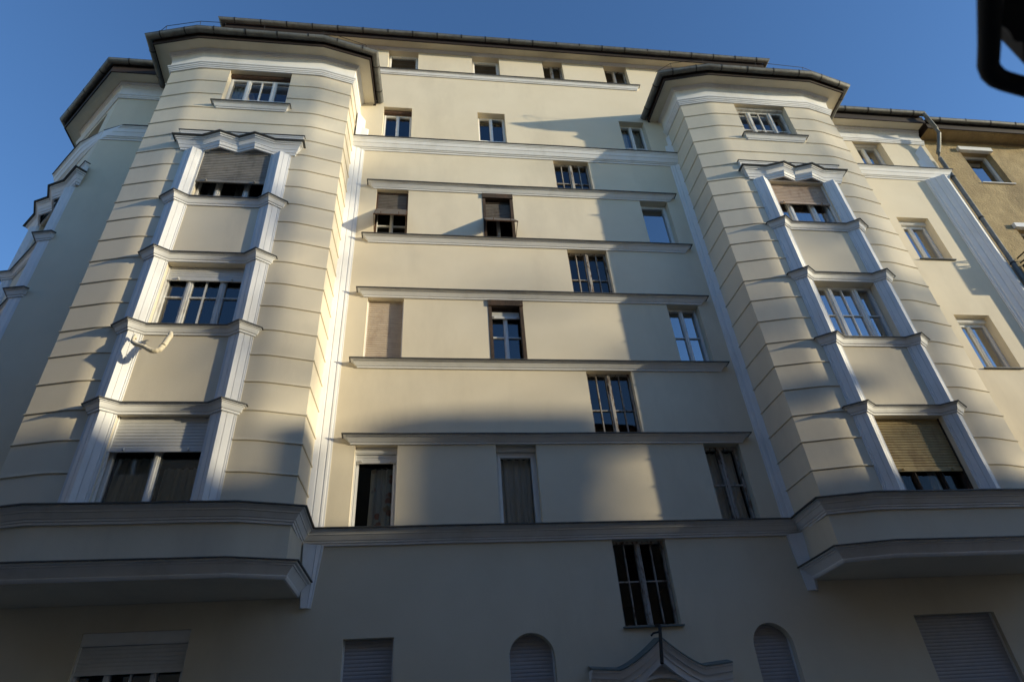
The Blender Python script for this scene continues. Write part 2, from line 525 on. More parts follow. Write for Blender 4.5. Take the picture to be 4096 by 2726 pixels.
CAPS = [(11.74, .155), (10.255, .16), (8.60, .16), (7.085, .16)]
def kit(O, fr, zbot=5.4):
    """the window surround of an oriel: two ridged pilasters, four caps and a zigzag pediment"""
    a = .875; h = .20; P = .135
    zs = [zbot] + [c[0] for c in reversed(CAPS)]
    tops = [c[0] - c[1] for c in reversed(CAPS)] + [13.21]
    for uc in (-a, a):
        for z0, z1 in zip(zs, tops):
            pilaster(O, fr, uc, z0, z1)
    for z, hh in CAPS:
        pts = [(-a - h, -.03), (-a - h, 0), (-a, P), (-a + h, 0), (a - h, 0), (a, P), (a + h, 0), (a + h, -.03)]
        cornice(O, [fr.xy(u, o) for u, o in pts], z, .125, hh)
    # pediment: back slab and zigzag front
    mb = MB(); w = 1.20
    pr, ms = cornice_prof(.085, .30)
    mb.sweep([fr.xy(u, o) for u, o in ((-w, -.03), (-w, .0), (w, .0), (w, -.03))], pr, 13.82, 0, ms)
    w = 1.12
    pts = [(-w, -.03), (-w, 0), (-.70, 0), (-.35, .13), (0, 0), (.35, .13), (.70, 0), (w, 0), (w, -.03)]
    p = .205; hh = .31
    pr = [(0, -hh), (.035, -hh), (.04, -hh * .86), (.055, -hh * .84), (.075, -hh * .62), (.085, -hh * .60), (.088, -hh * .50), (.125, -hh * .30), (.14, -hh * .28), (.14, -hh * .2),
          (.165, -hh * .17), (.168, -.016), (p + .012, -.016), (p + .012, 0), (0, .03)]
    ms = [0] * 11 + [1, 1, 1]
    mb.sweep([fr.xy(u, o) for u, o in pts], pr, 13.52, 0, ms)
    # underside between the pilasters
    mb.face([fr.p(-.70, 13.205, .2), fr.p(.70, 13.205, .2), fr.p(.70, 13.205, -.03), fr.p(-.70, 13.205, -.03)])
    mb.build('pediment', ['trim', 'flash'], O)

# ================================================================== THE CREAM APARTMENT BUILDING
B = empty('apartment_building', (2, 3, 0), 'long cream apartment building with white cornices and two projecting oriel bays under dark eaves', 'building')
Z1 = 5.43           # top of the first floor cornice
ZB = 4.42           # underside of the oriels
ledges = [13.71, 11.98, 10.43, 8.70, 7.105]
LH = .145
F0 = Fr(0, 0)

C1 = (-1.527, -.802); C2 = (.918, 1.644); C3 = (4.79, 5.498); CS = (2.776, 3.687)
A = [(-1.519, -.686), (.846, 1.629), (2.905, 3.50), (4.751, 5.447)]
wz = {1: (5.45, 6.96), 2: (8.71, 10.285), 3: (12.0, 13.565), 4: (15.30, 16.775)}
ops = []
for c in (C1, C2, C3):
    for k in wz: ops.append((*c, *wz[k], .22))
stair = [(13.715, 14.935), (10.45, 11.835), (7.125, 8.555), (3.835, 5.195)]
for z in stair[:3]: ops.append((*CS, *z, .16))
for a in A: ops.append((*a, 18.43, 19.47, .2))
XL, XR = -2.236, 6.134
# central wall above the oriel underside
mb = MB(); panel(mb, F0, XL - .06, XR + .06, ZB, 17.0, [o for o in ops if o[2] < 17])
panel(mb, F0, -5.6, 9.4, 17.0, 19.56, [o for o in ops if o[2] > 17])
mb.build('wall', 'cream', B, smooth=0)
# ground floor wall, one sheet
gops = [(-5.05, -3.60, 2.2, 4.05, .16), (-1.465, -.735, 2.1, 3.83, .2), (.945, 1.635, 1.6, 3.81, .2, True), (4.765, 5.43, 1.6, 3.81, .2, True), (7.63, 9.09, 2.0, 3.83, .18),
        (2.35, 4.05, 0, 2.75, .45), (CS[0] - .01, CS[1] - .01, 3.835, ZB, .16, 'open_top')]
mb = MB(); panel(mb, F0, -7.92, 13.9, 0, ZB, gops); mb.build('wall', 'cream', B, smooth=0)
# strip of wall with the upper part of the lowest stair window
# (the central panel covers it: cut there too)
bpy.data.objects.remove([o for o in COL.objects if o.name == 'wall'][0])
ops.append((CS[0] - .01, CS[1] - .01, ZB, 5.195, .16, 'open_bottom'))
mb = MB(); panel(mb, F0, XL - .06, XR + .06, ZB, 17.0, [o for o in ops if o[2] < 17])
panel(mb, F0, -5.6, 9.4, 17.0, 19.56, [o for o in ops if o[2] > 17])
mb.build('wall', 'cream', B, smooth=0)
# sides of the taller attic
mb = MB(); mb.face([(-5.6, 0, 17), (-5.6, 0, 19.56), (-5.6, 9, 19.56), (-5.6, 9, 17)]); mb.build('attic_side_wall', 'cream', B, smooth=0)
mb = MB(); mb.face([(9.4, 0, 17), (9.4, 9, 17), (9.4, 9, 19.56), (9.4, 0, 19.56)])
mb.build('attic_side_wall', 'cream', B, smooth=0)
# left wing, chamfer and side wall
LW = Fr(-7.92, 0); CHL = 2.15
CH = Fr(-7.92 - CHL * .7071, CHL * .7071, 1, -1); SD = Fr(CH.o.x, 9.5, 0, -1)
mb = MB()
panel(mb, LW, 0, -6.34 + 7.92, ZB, 17.0, [])
chops = [(CHL / 2 - .62, CHL / 2 + .62, z0, z1, .2) for z0, z1 in ((5.45, 6.92), (8.61, 10.09), (11.75, 13.2), (15.25, 16.3))]
panel(mb, CH, 0, CHL, 0, 17.0, chops)
panel(mb, SD, 0, 9.5 - CH.o.y, 0, 17.0, [(3, 4, 5.5, 7, .2), (3, 4, 8.7, 10.2, .2), (3, 4, 12, 13.5, .2)])
mb.build('wall', 'cream', B, smooth=0)
# right wing
RW = Fr(10.25, 0)
rops = [(11.60 - 10.25, 12.50 - 10.25, *z, .25) for z in ((15.30, 16.57), (11.93, 13.40), (8.73, 10.2), (5.45, 6.95))]
mb = MB(); panel(mb, RW, 0, 13.9 - 10.25, ZB, 17.0, rops); mb.build('wall', 'cream', B, smooth=0)
# back and end walls, floors: close the volume so that the rooms are dim
mb = MB()
mb.face([(13.9, 0, 0), (13.9, 9.5, 0), (13.9, 9.5, 17), (13.9, 0, 17)])
mb.face([(13.9, 9.5, 0), (-9.44, 9.5, 0), (-9.44, 9.5, 17), (13.9, 9.5, 17)])
mb.face([(9.4, 9, 17), (-5.6, 9, 17), (-5.6, 9, 19.56), (9.4, 9, 19.56)])
mb.build('rear_wall', 'cream', B, smooth=0)
mb = MB()
for z in (.1, 4.9, 8.2, 11.5, 14.8, 17.02):
    mb.face([(-7.8, .45, z), (13.8, .45, z), (13.8, 9.4, z), (-7.8, 9.4, z)])
mb.face([(-7.8, 3.2, 0), (13.8, 3.2, 0), (13.8, 3.2, 19.4), (-7.8, 3.2, 19.4)])
for x in (-6.2, -2.4, .1, 2.3, 4.2, 6.3, 10.3): mb.face([(x, .45, 0), (x, 3.2, 0), (x, 3.2, 19.4), (x, .45, 19.4)])
mb.build('room_partition', 'interior', B, smooth=0)
# roofs
mb = MB()
mb.face([(-6.0, -.30, 19.80), (9.8, -.30, 19.80), (9.8, 4.5, 21.4), (-6.0, 4.5, 21.4)])
mb.face([(9.8, 9.3, 19.80), (-6.0, 9.3, 19.80), (-6.0, 4.5, 21.4), (9.8, 4.5, 21.4)])
mb.face([(-6.0, 9.3, 19.8), (-6.0, -.3, 19.8), (-6.0, 4.5, 21.4)]); mb.face([(9.8, -.3, 19.8), (9.8, 9.3, 19.8), (9.8, 4.5, 21.4)])
mb.build('roof', 'tile', B, smooth=0)
mb = MB(); mb.face([(-9.75, 1.7, 17.30), (-8.1, -.2, 17.30), (-5.6, -.2, 17.30), (-5.6, 9.6, 18.3), (-9.75, 9.6, 17.9)]); mb.build('roof', 'tile', B, smooth=0)
mb = MB(); mb.face([(9.4, -.3, 17.28), (14.1, -.3, 17.28), (14.1, 9.6, 17.9), (9.4, 9.6, 17.9)]); mb.build('roof', 'tile', B, smooth=0)

# ---- straight cornices on the central wall
for z in ledges:
    cornice(B, [(-1.585, .05), (-1.585, 0), (5.545, 0), (5.545, .05)], z, .165, LH, wob=.005)
cornice(B, [(-1.7, .05), (-1.7, 0), (5.56, 0), (5.56, .05)], 18.42, .11, .15, wob=.004)
# heavy third floor cornice: two stacked mouldings
def heavy(path, z):
    mb = MB(); p = .20; h = .34
    pr = [(0, -h), (.022, -h), (.026, -h * .90), (.05, -h * .86), (.055, -h * .80), (.075, -h * .78), (.115, -h * .48), (.125, -h * .47), (.128, -h * .42), (.155, -h * .22),
          (.165, -h * .21), (.168, -h * .15), (.185, -h * .13), (.188, -.016), (p + .012, -.016), (p + .012, 0), (0, .03)]
    mb.sweep(path, pr, z, 0, [0] * 13 + [1, 1, 1], wob=.004)
    return mb.build('cornice', ['trim', 'flash'], B)
heavy([(XL, 0), (XR + .02, 0)], 15.28)
heavy([(10.28, 0), (13.80, 0), (13.80, .05)], 15.24)
heavy([CH.xy(-.02), CH.xy(CHL), (-7.92 + .0, 0), (-6.36, 0)], 15.17)
# attic moulding under the main soffit
mb = MB(); mb.sweep([(-5.6, 0), (9.4, 0)], [(0, -.085), (.02, -.085), (.022, -.06), (.04, -.055), (.07, -.015), (.07, 0)], 19.555); mb.build('cornice', 'trim', B)

# ---- oriel bays
BEADS = [5.975, 6.50, 7.02, 7.55, 8.08, 8.605, 9.13, 9.66, 10.19, 10.72, 11.24, 11.76, 12.27, 12.79, 13.28, 13.78, 14.27, 14.75, 15.27, 15.77]
def arc_path(pts, rad=1.3, n=5):
    """round the two shallow breaks of the oriel plan"""
    out = [pts[0], pts[1]]
    for i in (2, 3):
        p0, p1, p2 = Vector(pts[i - 1]), Vector(pts[i]), Vector(pts[i + 1])
        a = (p0 - p1).normalized(); b = (p2 - p1).normalized()
        ang = math.acos(max(-1, min(1, a.dot(b)))); t = rad / math.tan(ang / 2)
        s, e = p1 + a * t, p1 + b * t
        for k in range(n + 1):
            f = k / n
            q = s * (1 - f) ** 2 + p1 * 2 * f * (1 - f) + e * f * f
            out.append((q.x, q.y))
    return out + [pts[4], pts[5]]

def oriel(xl, xr, label, wins):
    xc = (xl + xr) / 2; b = 1.37; yc, yf = -.93, -1.10
    plan = [(xl - .05, .02), (xl, yc), (xc - b, yf), (xc + b, yf), (xr, yc), (xr + .05, .02)]
    rp = arc_path(plan)
    fr = Fr(xc, yf)
    # side walls as swept strips, flat front with window openings
    left = [p for p in rp if p[0] <= xc - b + .25]; right = [p for p in rp if p[0] >= xc + b - .25]
    fl, frt = left[-1][0] - xc, right[0][0] - xc
    mb = MB()
    for run in (left, right):
        mb.grid([[(x, y, ZB), (x, y, 16.9)] for x, y in run])
    panel(mb, fr, fl, frt, ZB, 16.9, [(w['u0'], w['u1'], w['z0'], w['z1'], .2) for w in wins])
    mb.face([(x, y, ZB + .002) for x, y in reversed(rp)])
    O = mb.build('oriel', 'cream_bay', B, smooth=25)
    O['label'] = label
    # beads
    for k, z in enumerate(BEADS):
        pr = [(0, -.018), (.012, -.018), (.020, -.010), (.021, .003), (.012, .012), (0, .016)]
        gap = 1.075
        if k in (14,): gap = 1.16
        if k == 15: gap = 1.2
        if k == 17: gap = .80
        if k > 17: gap = .70
        lp = left + [(xc - gap, yf)]; rpp = [(xc + gap, yf)] + right
        lp = [p for p in lp if p[0] <= xc - gap + 1e-6]; rpp = [p for p in rpp if p[0] >= xc + gap - 1e-6]
        for run in ((rp,) if k == 16 else (lp, rpp)):
            mb = MB(); mb.sweep(run, pr, z)
            mb.build('string_moulding', 'cream_bay', O)
    kit(O, fr, Z1)
    # first floor cornice and lower cornice that carries the oriel
    for z, h, p in ((4.65, .225, .20),):
        cp, ms = cornice_prof(p, h); cp = cp[:2] + [(.045, -h * .9), (.05, -h * .84)] + cp[3:]; ms = [0] + ms
        mb = MB(); mb.sweep(plan, cp, z, 0, ms); mb.build('cornice', ['trim', 'flash'], O)
    # frieze: bottom mouldings, coved white band, top mouldings
    z = 16.24
    mb = MB()
    mb.sweep(plan, [(0, 0), (.03, 0), (.035, .03), (.05, .04), (.052, .07), (.07, .085), (.075, .12), (.095, .135), (.097, .165), (.05, .175),
                    (.048, .20), (.050, .34), (.062, .46), (.085, .53), (.10, .535), (.105, .565), (.125, .575), (.13, .60), (.15, .61), (.155, .63)], z)
    mb.build('frieze', 'trim', O, smooth=30)
    # top window sill
    cornice(O, [fr.xy(u, o) for u, o in ((-.72, -.03), (-.72, 0), (.72, 0), (.72, -.03))], 14.88, .13, .155)
    eave(O, plan, 16.865, .45, .085, .58, fh=.07)
    for w in wins:
        w = dict(w); w0 = {k: w.pop(k) for k in ('u0', 'u1', 'z0', 'z1')}
        window(B, fr, w0['u0'], w0['u1'], w0['z0'], w0['z1'], **w)
    # lightning wire above the gutter
    mb = MB()
    wire = [(xl - .55, -1.2, 17.28), (xl - .2, -1.45, 17.34), (xc - b - .1, -1.62, 17.36), (xc, -1.64, 17.37), (xc + b, -1.6, 17.36), (xr + .3, -1.36, 17.3), (xr + .42, -1.1, 17.2)]
    mb.tube(wire, .007, 5)
    for x, y, zz in wire[1:-1]: mb.tube([(x, y, zz), (x, y + .06, 17.12)], .006, 5)
    mb.build('lightning_wire', 'bracket', O)
    return O

def W(u0, u1, z0, z1, **k): return dict(u0=u0, u1=u1, z0=z0, z1=z1, **k)
oriel(-6.397, XL, 'oriel bay with a wrapped pipe hanging below its middle window',
      [W(-.70, .70, 14.885, 16.235, mull=((.30, .05), (.72, .05)), hm=(.36,), vm=(1,), box=.10, boxmat='rusty', fw=.06, label='tripartite white window under the frieze, brown shutter box', hooks=False,
         cur=[(.0, .2, 0, 1, 'curtain')]),
       W(-.69, .69, 11.745, 13.20, mull=((.30, .05), (.70, .05)), fmat='worn', sh=.60, shmat='sh_grey', shd=-.0, label='window behind a weathered grey shutter two thirds down',
         cur=[(.1, .26, 0, 1, 'curtain'), (.5, .68, 0, 1, 'curtain')]),
       W(-.685, .685, 8.61, 10.09, mull=((.30, .055), (.72, .055)), hm=(.55,), vm=(1,), fmat='worn', sh=.19, shmat='sh_alu', label='peeling tripartite window with a short shutter', cur=[(.33, .7, 0, 1, 'interior')]),
       W(-.68, .68, 5.45, 6.925, mull=((.50, .05),), sh=.37, shmat='sh_alu', shd=.08, label='two pane window under a half lowered pale shutter', fw=.06, cur=[(.04, .5, 0, .62, 'curtain'), (.55, .97, 0, .5, 'curtain')])])  # pale curtains added here in place of a sunlit wall's reflection
oriel(XR, 10.314, 'oriel bay with an old yellowed wooden shutter at its lowest window',
      [W(-.70, .70, 14.885, 16.235, mull=((.30, .055), (.72, .055)), hm=(.40,), vm=(1,), fmat='worn', box=.06, boxmat='worn', fw=.06, label='tripartite white window under the frieze with worn paint', hooks=False),
       W(-.69, .69, 11.745, 13.20, mull=((.30, .05), (.70, .05)), sh=.42, shmat='sh_pink', shd=.09, label='window under a short pinkish shutter', glassm='glass_sky', cur=[(.05, .95, 0, .8, 'curtain')]),
       W(-.685, .685, 8.61, 10.09, mull=((.30, .06), (.72, .06)), hm=(.5,), vm=(1,), tw=.010, label='white tripartite window reflecting blue sky', glassm='glass_sky'),
       W(-.68, .68, 5.45, 6.925, mull=((.33, .03), (.70, .03)), sh=.66, shmat='sh_wood', fmat='wood', label='dark window under a yellowed wooden shutter', glassm='glass_low',
         cur=[(.12, .25, 0, 1, 'curtain'), (.62, .8, 0, 1, 'curtain')])])

# first floor cornice along the whole front, one run round both oriels
xl, xr = -6.397, XL
def planpts(xl, xr):
    xc = (xl + xr) / 2
    return [(xl - .0, 0), (xl, -.93), (xc - 1.37, -1.10), (xc + 1.37, -1.10), (xr, -.93), (xr, 0)]
path = [CH.xy(0), (-7.92, 0)] + planpts(-6.397, XL)[0:] + planpts(XR, 10.314) + [(13.85, 0)]
mb = MB(); p = .215; h = .235
pr = [(0, -h), (.03, -h), (.033, -h * .86), (.05, -h * .84), (.055, -h * .72), (.07, -h * .70), (.11, -h * .40), (.125, -h * .38), (.128, -h * .30), (.165, -h * .14), (.19, -h * .13), (.192, -.018), (p + .012, -.018), (p + .012, 0), (0, .03)]
mb.sweep(path, pr, Z1, 0, [0] * 11 + [1, 1, 1], wob=.004)
mb.build('cornice', ['trim', 'flash'], B)

# wall pilasters beside the oriels (ridge on the oriel side)
def half(P, w, flip=False):
    l = [(-.0, 0), (0, P), (w * .42, P * .60), (w * .43, P * .54), (w * .48, P * .51), (w * .49, P * .55), (w * .74, P * .33), (w * .745, P * .2), (w * .80, P * .17), (w * .81, P * .25), (w * .9, P * .2), (w * .905, .016), (w, .014), (w, 0)]
    return l if not flip else [(-x, y) for x, y in reversed(l)]
pilaster(B, F0, XL - .03, 5.44, 14.95, prof=half(.16, .36))
pilaster(B, F0, XR + .18, 5.44, 14.95, prof=half(.16, .44, True))
def console(xa, xb, xa0, xb0, ridge):
    mb = MB(); rows = []
    for z, a, b, P in ((4.27, xa0, xb0, .07), (5.20, xa, xb, .15)):
        pts = [(0, 0), (0, .3), (.06, .36), (.08, .3), (.30, .62), (.32, .55), (.36, .6), (.66, 1.), (1, .5), (1, 0)] if ridge < 0 else [(0, 0), (0, .3), (.08, .36), (.1, .3), (.30, .62), (.32, .55), (.36, .6), (.9, 1.), (1, .5), (1, 0)]
        if ridge > 0: pts = [(1 - t, o) for t, o in reversed(pts)]
        rows.append([(a + (b - a) * t, -P * o, z) for t, o in pts])
    mb.grid([list(q) for q in zip(*rows)])
    mb.face(list(reversed(rows[0])))
    mb.build('console', 'trim', B, smooth=20)
console(-2.2, -1.876, -2.13, -1.973, 1)
console(5.857, 6.24, 5.933, 6.108, -1)
endp = [(-.40, 0), (-.40, .018), (-.375, .018), (-.375, .04), (-.345, .05), (-.34, .035), (-.315, .045), (-.31, .075), (-.215, .125), (-.21, .105), (-.19, .115), (-.185, .14), (-.10, .195), (-.095, .18), (-.08, .19), (-.075, .21), (0, .26)]
endp = endp + [(-x, y) for x, y in reversed(endp[:-1])]
pilaster(B, F0, 13.54, Z1, 14.92, prof=endp)
# stepped finials above the heavy cornice
def finial(x, s):
    mb = MB()
    for (w, P, z1, dz) in ((.19, .13, 16.34, .22), (.29, .08, 15.80, .03)):
        pr = [(0, 0), (0, P), (w * .9, .02), (w, 0)]
        lo = [(x + s * u, -o, 15.29) for u, o in pr]
        hi = [(x + s * u, -o, z1 - dz * (u / w) + dz * .0) for u, o in pr]
        mb.grid([list(q) for q in (zip(lo, hi) if s > 0 else reversed(list(zip(lo, hi))))])
        mb.face(hi if s > 0 else list(reversed(hi)))
    mb.build('finial', 'trim', B, smooth=0)
finial(XL + .09, 1); finial(XR + .06, -1); finial(13.60, -1)

# wings: frieze and eaves
wing_fr = [(0, 0), (.03, 0), (.035, .03), (.05, .04), (.052, .08), (.07, .09), (.075, .12), (.03, .13), (.03, .40), (.06, .45), (.075, .455), (.08, .5), (.11, .52), (.115, .55)]
lp = [SD.xy(1.0), CH.xy(0), CH.xy(CHL), (-6.40, 0)]
mb = MB(); mb.sweep(lp, wing_fr, 16.44); mb.build('frieze', 'trim', B, smooth=30)
eave(B, lp, 17.0, .42, .078, .7)
rp_ = [(10.32, 0), (13.88, 0)]
mb = MB(); mb.sweep(rp_, wing_fr, 16.50); mb.build('frieze', 'trim', B, smooth=30)
eave(B, rp_, 17.06, .42, .078, .62)
# main eave
mp = [(-5.6, 2.0), (-5.6, 0), (9.4, 0), (9.4, 2.0)]
eave(B, mp, 19.555, .33, .075, .66, fh=.10, roof=False)

# downpipe at the right end
mb = MB()
mb.tube([(13.83, -.56, 17.22), (13.86, -.55, 17.08), (14.12, -.40, 16.78), (14.16, -.36, 16.62), (14.06, -.2, 16.2), (14.0, -.13, 16.02), (13.97, -.1, 15.8), (13.97, -.1, 8), (13.97, -.1, .1)], .055, 10)
dp = mb.build('downpipe', 'gutter', B)
for z in (15.0, 13.4, 11.8, 10.2, 8.6):
    mb = MB(); mb.tube([(13.97, -.1, z - .02), (13.97, -.1, z + .02)], .066, 10); mb.build('pipe_clip', 'bracket', dp)

# ---- windows of the central wall
def cw(c, k, d=.2, **kw): return window(B, F0, c[0], c[1], wz[k][0], wz[k][1], d=d, **kw)
cw(C1, 1, glassm='glass_low', fw=.07, box=.13, boxmat='frame', sh=.085, shmat='sh_alu', label='single white window with a flower print curtain', cur=[(.36, .99, 0, .88, 'flowered')])
cw(C1, 2, sh=.995, shmat='sh_beige', label='window fully closed by a beige shutter', shd=.12)
cw(C1, 3, mull=(.5,), hm=(.36,), fw=.05, box=.08, boxmat='wood', shmat='sh_brown', awn=(13.02, .42, 12.30), shd=.10, label='window under a brown shutter propped out like an awning, no wooden surround', fmat='frame')
cw(C1, 4, mull=(.5,), hm=(.30,), box=.13, boxmat='rusty', label='two sash window with a brown shutter box')
cw(C2, 1, glassm='glass_low', fw=.09, box=.09, boxmat='frame', label='single white window with a plain net curtain', cur=[(.1, .95, 0, .97, 'curtain')])
w22 = cw(C2, 2, mull=(.5,), hm=(.55,), fw=.05, box=.20, boxmat='wood', sh=.10, shmat='sh_alu', label='window in a dark weathered wooden surround with a short pale shutter')
w23 = cw(C2, 3, mull=(.5,), fw=.05, box=.24, boxmat='wood', shmat='sh_brown', awn=(12.86, .46, 12.20), shd=.10, label='window in a dark wooden surround under a propped out brown shutter', fmat='wood', mullmat='frame')
cw(C2, 4, mull=(.5,), hm=(.34,), label='two sash white window, shadow of the right oriel eave beside it', cur=[(.55, .98, 0, 1, 'interior')])
cw(C3, 1, mull=((.5, .05),), hm=(.5,), fmat='peel', label='worn two sash window in the shade', glassm='glass_low', cur=[(.05, .95, 0, .98, 'curtain')])
cw(C3, 2, mull=(.5,), hm=(.52,), tw=.008, label='two sash white window reflecting bright blue sky', glassm='glass_sky')
cw(C3, 3, fw=.075, label='single white window without mullion, blue glass', glassm='glass_sky')
cw(C3, 4, mull=(.5,), hm=(.36,), label='two sash white window with curtains in the oriel shadow', cur=[(.05, .4, 0, 1, 'curtain'), (.6, .95, 0, 1, 'curtain')])
# wooden surrounds of the two middle windows
for w, (z0, z1), dep in ((w22, wz[2], .035), (w23, wz[3], .035)):
    mb = MB()
    a, b = C2
    mb.box(F0, a - .0, b + .0, -dep, .10, z1 - .15, z1 - .003)
    mb.box(F0, a + .002, a + .07, -.008, .14, z0 + .003, z1 - .15); mb.box(F0, b - .07, b - .002, -.008, .14, z0 + .003, z1 - .15)
    mb.build('wooden_surround', 'wood', w)
for k, a in enumerate(A):
    window(B, F0, a[0], a[1], 18.43, 19.47, d=.19, fw=.075 if k < 2 else .05, mull=() if k < 2 else (.5,), fmat='frame' if k < 2 else 'peel', glassm='glass' if k < 2 else 'glass_old',
           label=['widest attic window at the left under the main eave', 'attic window above the middle window column', 'small old attic window with two lights', 'small attic window by the right oriel roof'][k])
for k, z in enumerate(stair):
    window(B, F0, CS[0] - (.01 if k == 3 else 0), CS[1] - (.01 if k == 3 else 0), z[0], z[1], d=.15, mull=((.5, .045),), hm=(.42 if k < 3 else .52,), vm=(0, 1), fmat='peel', fw=.04, tw=.009, glassm='glass_old' if k < 3 else 'glass_low', mullmat='peel',
           label=['stairwell window just under the heavy cornice', 'stairwell window above the third ledge', 'stairwell window crossed by the edge of the street shadow', 'stairwell window above the entrance gable'][k], sill=None if k < 3 else 'copper')
# right wing windows
for k, (z0, z1) in enumerate(((15.30, 16.57), (11.93, 13.40), (8.73, 10.2), (5.45, 6.95))):
    window(B, RW, 11.60 - 10.25, 12.50 - 10.25, z0, z1, d=.24, glassm='glass_sky', mull=(.5,), hm=(.3,) if k == 0 else (), box=.12 if k else .05, fw=.07, sill='flash' if k else None, cur=[(.4, .95, 0, 1, 'curtain')] if k == 1 else None,
           label=['right wing window at the frieze', 'right wing window with curtain, above the railing shadow', 'right wing window with blue reflection', 'right wing window on the first floor'][k])
for (z0, z1) in ((5.45, 6.92), (8.61, 10.09), (11.75, 13.2), (15.25, 16.3)):
    window(B, CH, CHL / 2 - .62, CHL / 2 + .62, z0, z1, mull=(.3, .7))
for z0, z1 in ((5.5, 7), (8.7, 10.2), (12, 13.5)): window(B, SD, 3, 4, z0, z1, mull=(.5,))
# corner oriel surround on the chamfer
mb = MB(); mb.box(Fr(*CH.xy(CHL / 2), 1, -1), -.64, .64, -.012, -.004, 7.1, 8.4); 
ch_o = mb.build('corner_surround', 'cream', B)
kit(ch_o, Fr(*CH.xy(CHL / 2), 1, -1), Z1)
# ground floor windows
window(B, F0, -5.05, -3.60, 2.2, 4.05, d=.14, mull=((.30, .04), (.72, .04)), vm=(1,), box=.17, boxmat='frame', sh=.19, shmat='sh_alu', label='ground floor window with a third lowered shutter', hooks=False)
window(B, F0, -1.465, -.735, 2.1, 3.83, d=.2, sh=.995, shmat='sh_lilac', label='ground floor window closed by a lilac shutter', shd=.12)
for u0, u1, z1, lab in ((.945, 1.635, 3.81, 'arched window left of the entrance, shutter closed'), (4.765, 5.43, 3.81, 'arched window right of the entrance, shutter closed')):
    window(B, F0, u0, u1, 1.6, z1, d=.2, sh=.995, shmat='sh_lilac', label=lab, shd=.15)
window(B, F0, 7.63, 9.09, 2.0, 3.83, d=.18, sh=.995, shmat='sh_lilac', label='wide ground floor window closed by a shutter', shd=.10)

# ---- entrance portal with swept gable
def portal():
    xc = 3.19
    def yy(t):     # plan: ridge forward in the middle
        return -.12 - .16 * max(0, 1 - abs(t) / .62)
    ts = [-1.08 + 2.16 * k / 36 for k in range(37)]
    def top(t):
        a = abs(t)
        if a > .66: return 3.22 + (a - .66) * .08
        return 3.22 + .38 * (1 - a / .66) ** 1.35
    mb = MB(); rows = []
    for t in ts:
        z = top(t); y = yy(t)
        rows.append([(xc + t, 0, z - .32), (xc + t, y + .06, z - .32), (xc + t, y + .05, z - .22), (xc + t, y + .03, z - .21), (xc + t, y + .01, z - .13), (xc + t, y - .02, z - .12), (xc + t, y - .05, z - .05), (xc + t, y - .07, z - .045), (xc + t, y - .07, z - .02)])
    mb.grid(rows)
    mb.face(rows[0] + [(xc + ts[0], 0, rows[0][-1][2])]); mb.face(list(reversed(rows[-1] + [(xc + ts[-1], 0, rows[-1][-1][2])])))
    mb2 = MB(); rows = []
    for t in ts:
        z = top(t); y = yy(t)
        rows.append([(xc + t, y - .085, z - .022), (xc + t, y - .085, z - .002), (xc + t, .0, z + .06)])
    mb2.grid(rows)
    # tympanum and arch ring
    N = 24; r = .80
    arch = [(xc - r * math.cos(PI * k / N), 2.30 + r * math.sin(PI * k / N)) for k in range(N + 1)]
    poly = [(xc - 1.0, 2.3), (xc - 1.0, 2.95)] + [(xc + t, top(t) - .30) for t in ts if abs(t) < .98] + [(xc + 1.0, 2.95), (xc + 1.0, 2.3)]
    up = [(x, -.06, z) for x, z in poly]
    # fan strips between arch and outline
    n = len(poly)
    rows = []
    for k in range(N + 1):
        f = k / N * (n - 1); i = min(int(f), n - 2); g = f - i
        ox = poly[i][0] * (1 - g) + poly[i + 1][0] * g; oz = poly[i][1] * (1 - g) + poly[i + 1][1] * g
        rows.append([(arch[k][0], .1, arch[k][1]), (arch[k][0], -.10, arch[k][1]), (arch[k][0] + (arch[k][0] - xc) * .06, -.10, arch[k][1] + (arch[k][1] - 2.3) * .06), (arch[k][0] + (arch[k][0] - xc) * .06, -.06, arch[k][1] + (arch[k][1] - 2.3) * .06), (ox, -.06, oz)])
    mb.grid(rows)
    for s in (-1, 1):
        fr = Fr(xc, 0)
        a, b = sorted((s * .8, s * 1.0)); mb.box(fr, a, b, -.12, .0, 0, 2.32)
        a, b = sorted((s * .78, s * 1.02)); mb.box(fr, a, b, -.14, .0, 0, .25)
    P = mb.build('entrance_portal', 'trim', B)
    mb2.build('gable_flashing', 'copper', P)
    mb = MB(); fr = Fr(xc, .40)
    mb.box(fr, -.8, .8, 0, .06, 0, 2.75)
    for s in (-1, 1):
        for z0, z1 in ((.2, .9), (1.05, 2.2)):
            a, b = sorted((s * .12, s * .68)); mb.box(fr, a, b, -.025, 0, z0, z1)
    d = mb.build('door', 'door', P)
    mb = MB(); mb.tube([(xc + .06, .36, 1.0), (xc + .06, .32, 1.0), (xc + .06, .32, 1.18), (xc + .06, .36, 1.18)], .012, 6); mb.build('handle', 'bracket', d)
portal()

# ================================================================== small things on the front
mb = MB()
pts = [(-5.02, -1.235, 8.25), (-5.045, -1.27, 8.31), (-5.035, -1.30, 8.22), (-5.02, -1.32, 8.14), (-4.95, -1.36, 8.07), (-4.87, -1.38, 8.035), (-4.79, -1.39, 8.0), (-4.71, -1.40, 7.945), (-4.65, -1.40, 7.915), (-4.59, -1.40, 7.915), (-4.54, -1.39, 7.95), (-4.515, -1.38, 8.02), (-4.50, -1.36, 8.10), (-4.49, -1.34, 8.19), (-4.475, -1.32, 8.27), (-4.49, -1.30, 8.34), (-4.51, -1.28, 8.38), (-4.515, -1.24, 8.40)]
rad = [.016, .02, .026, .03, .034, .033, .036, .037, .042, .043, .044, .045, .045, .044, .043, .036, .018, .012]
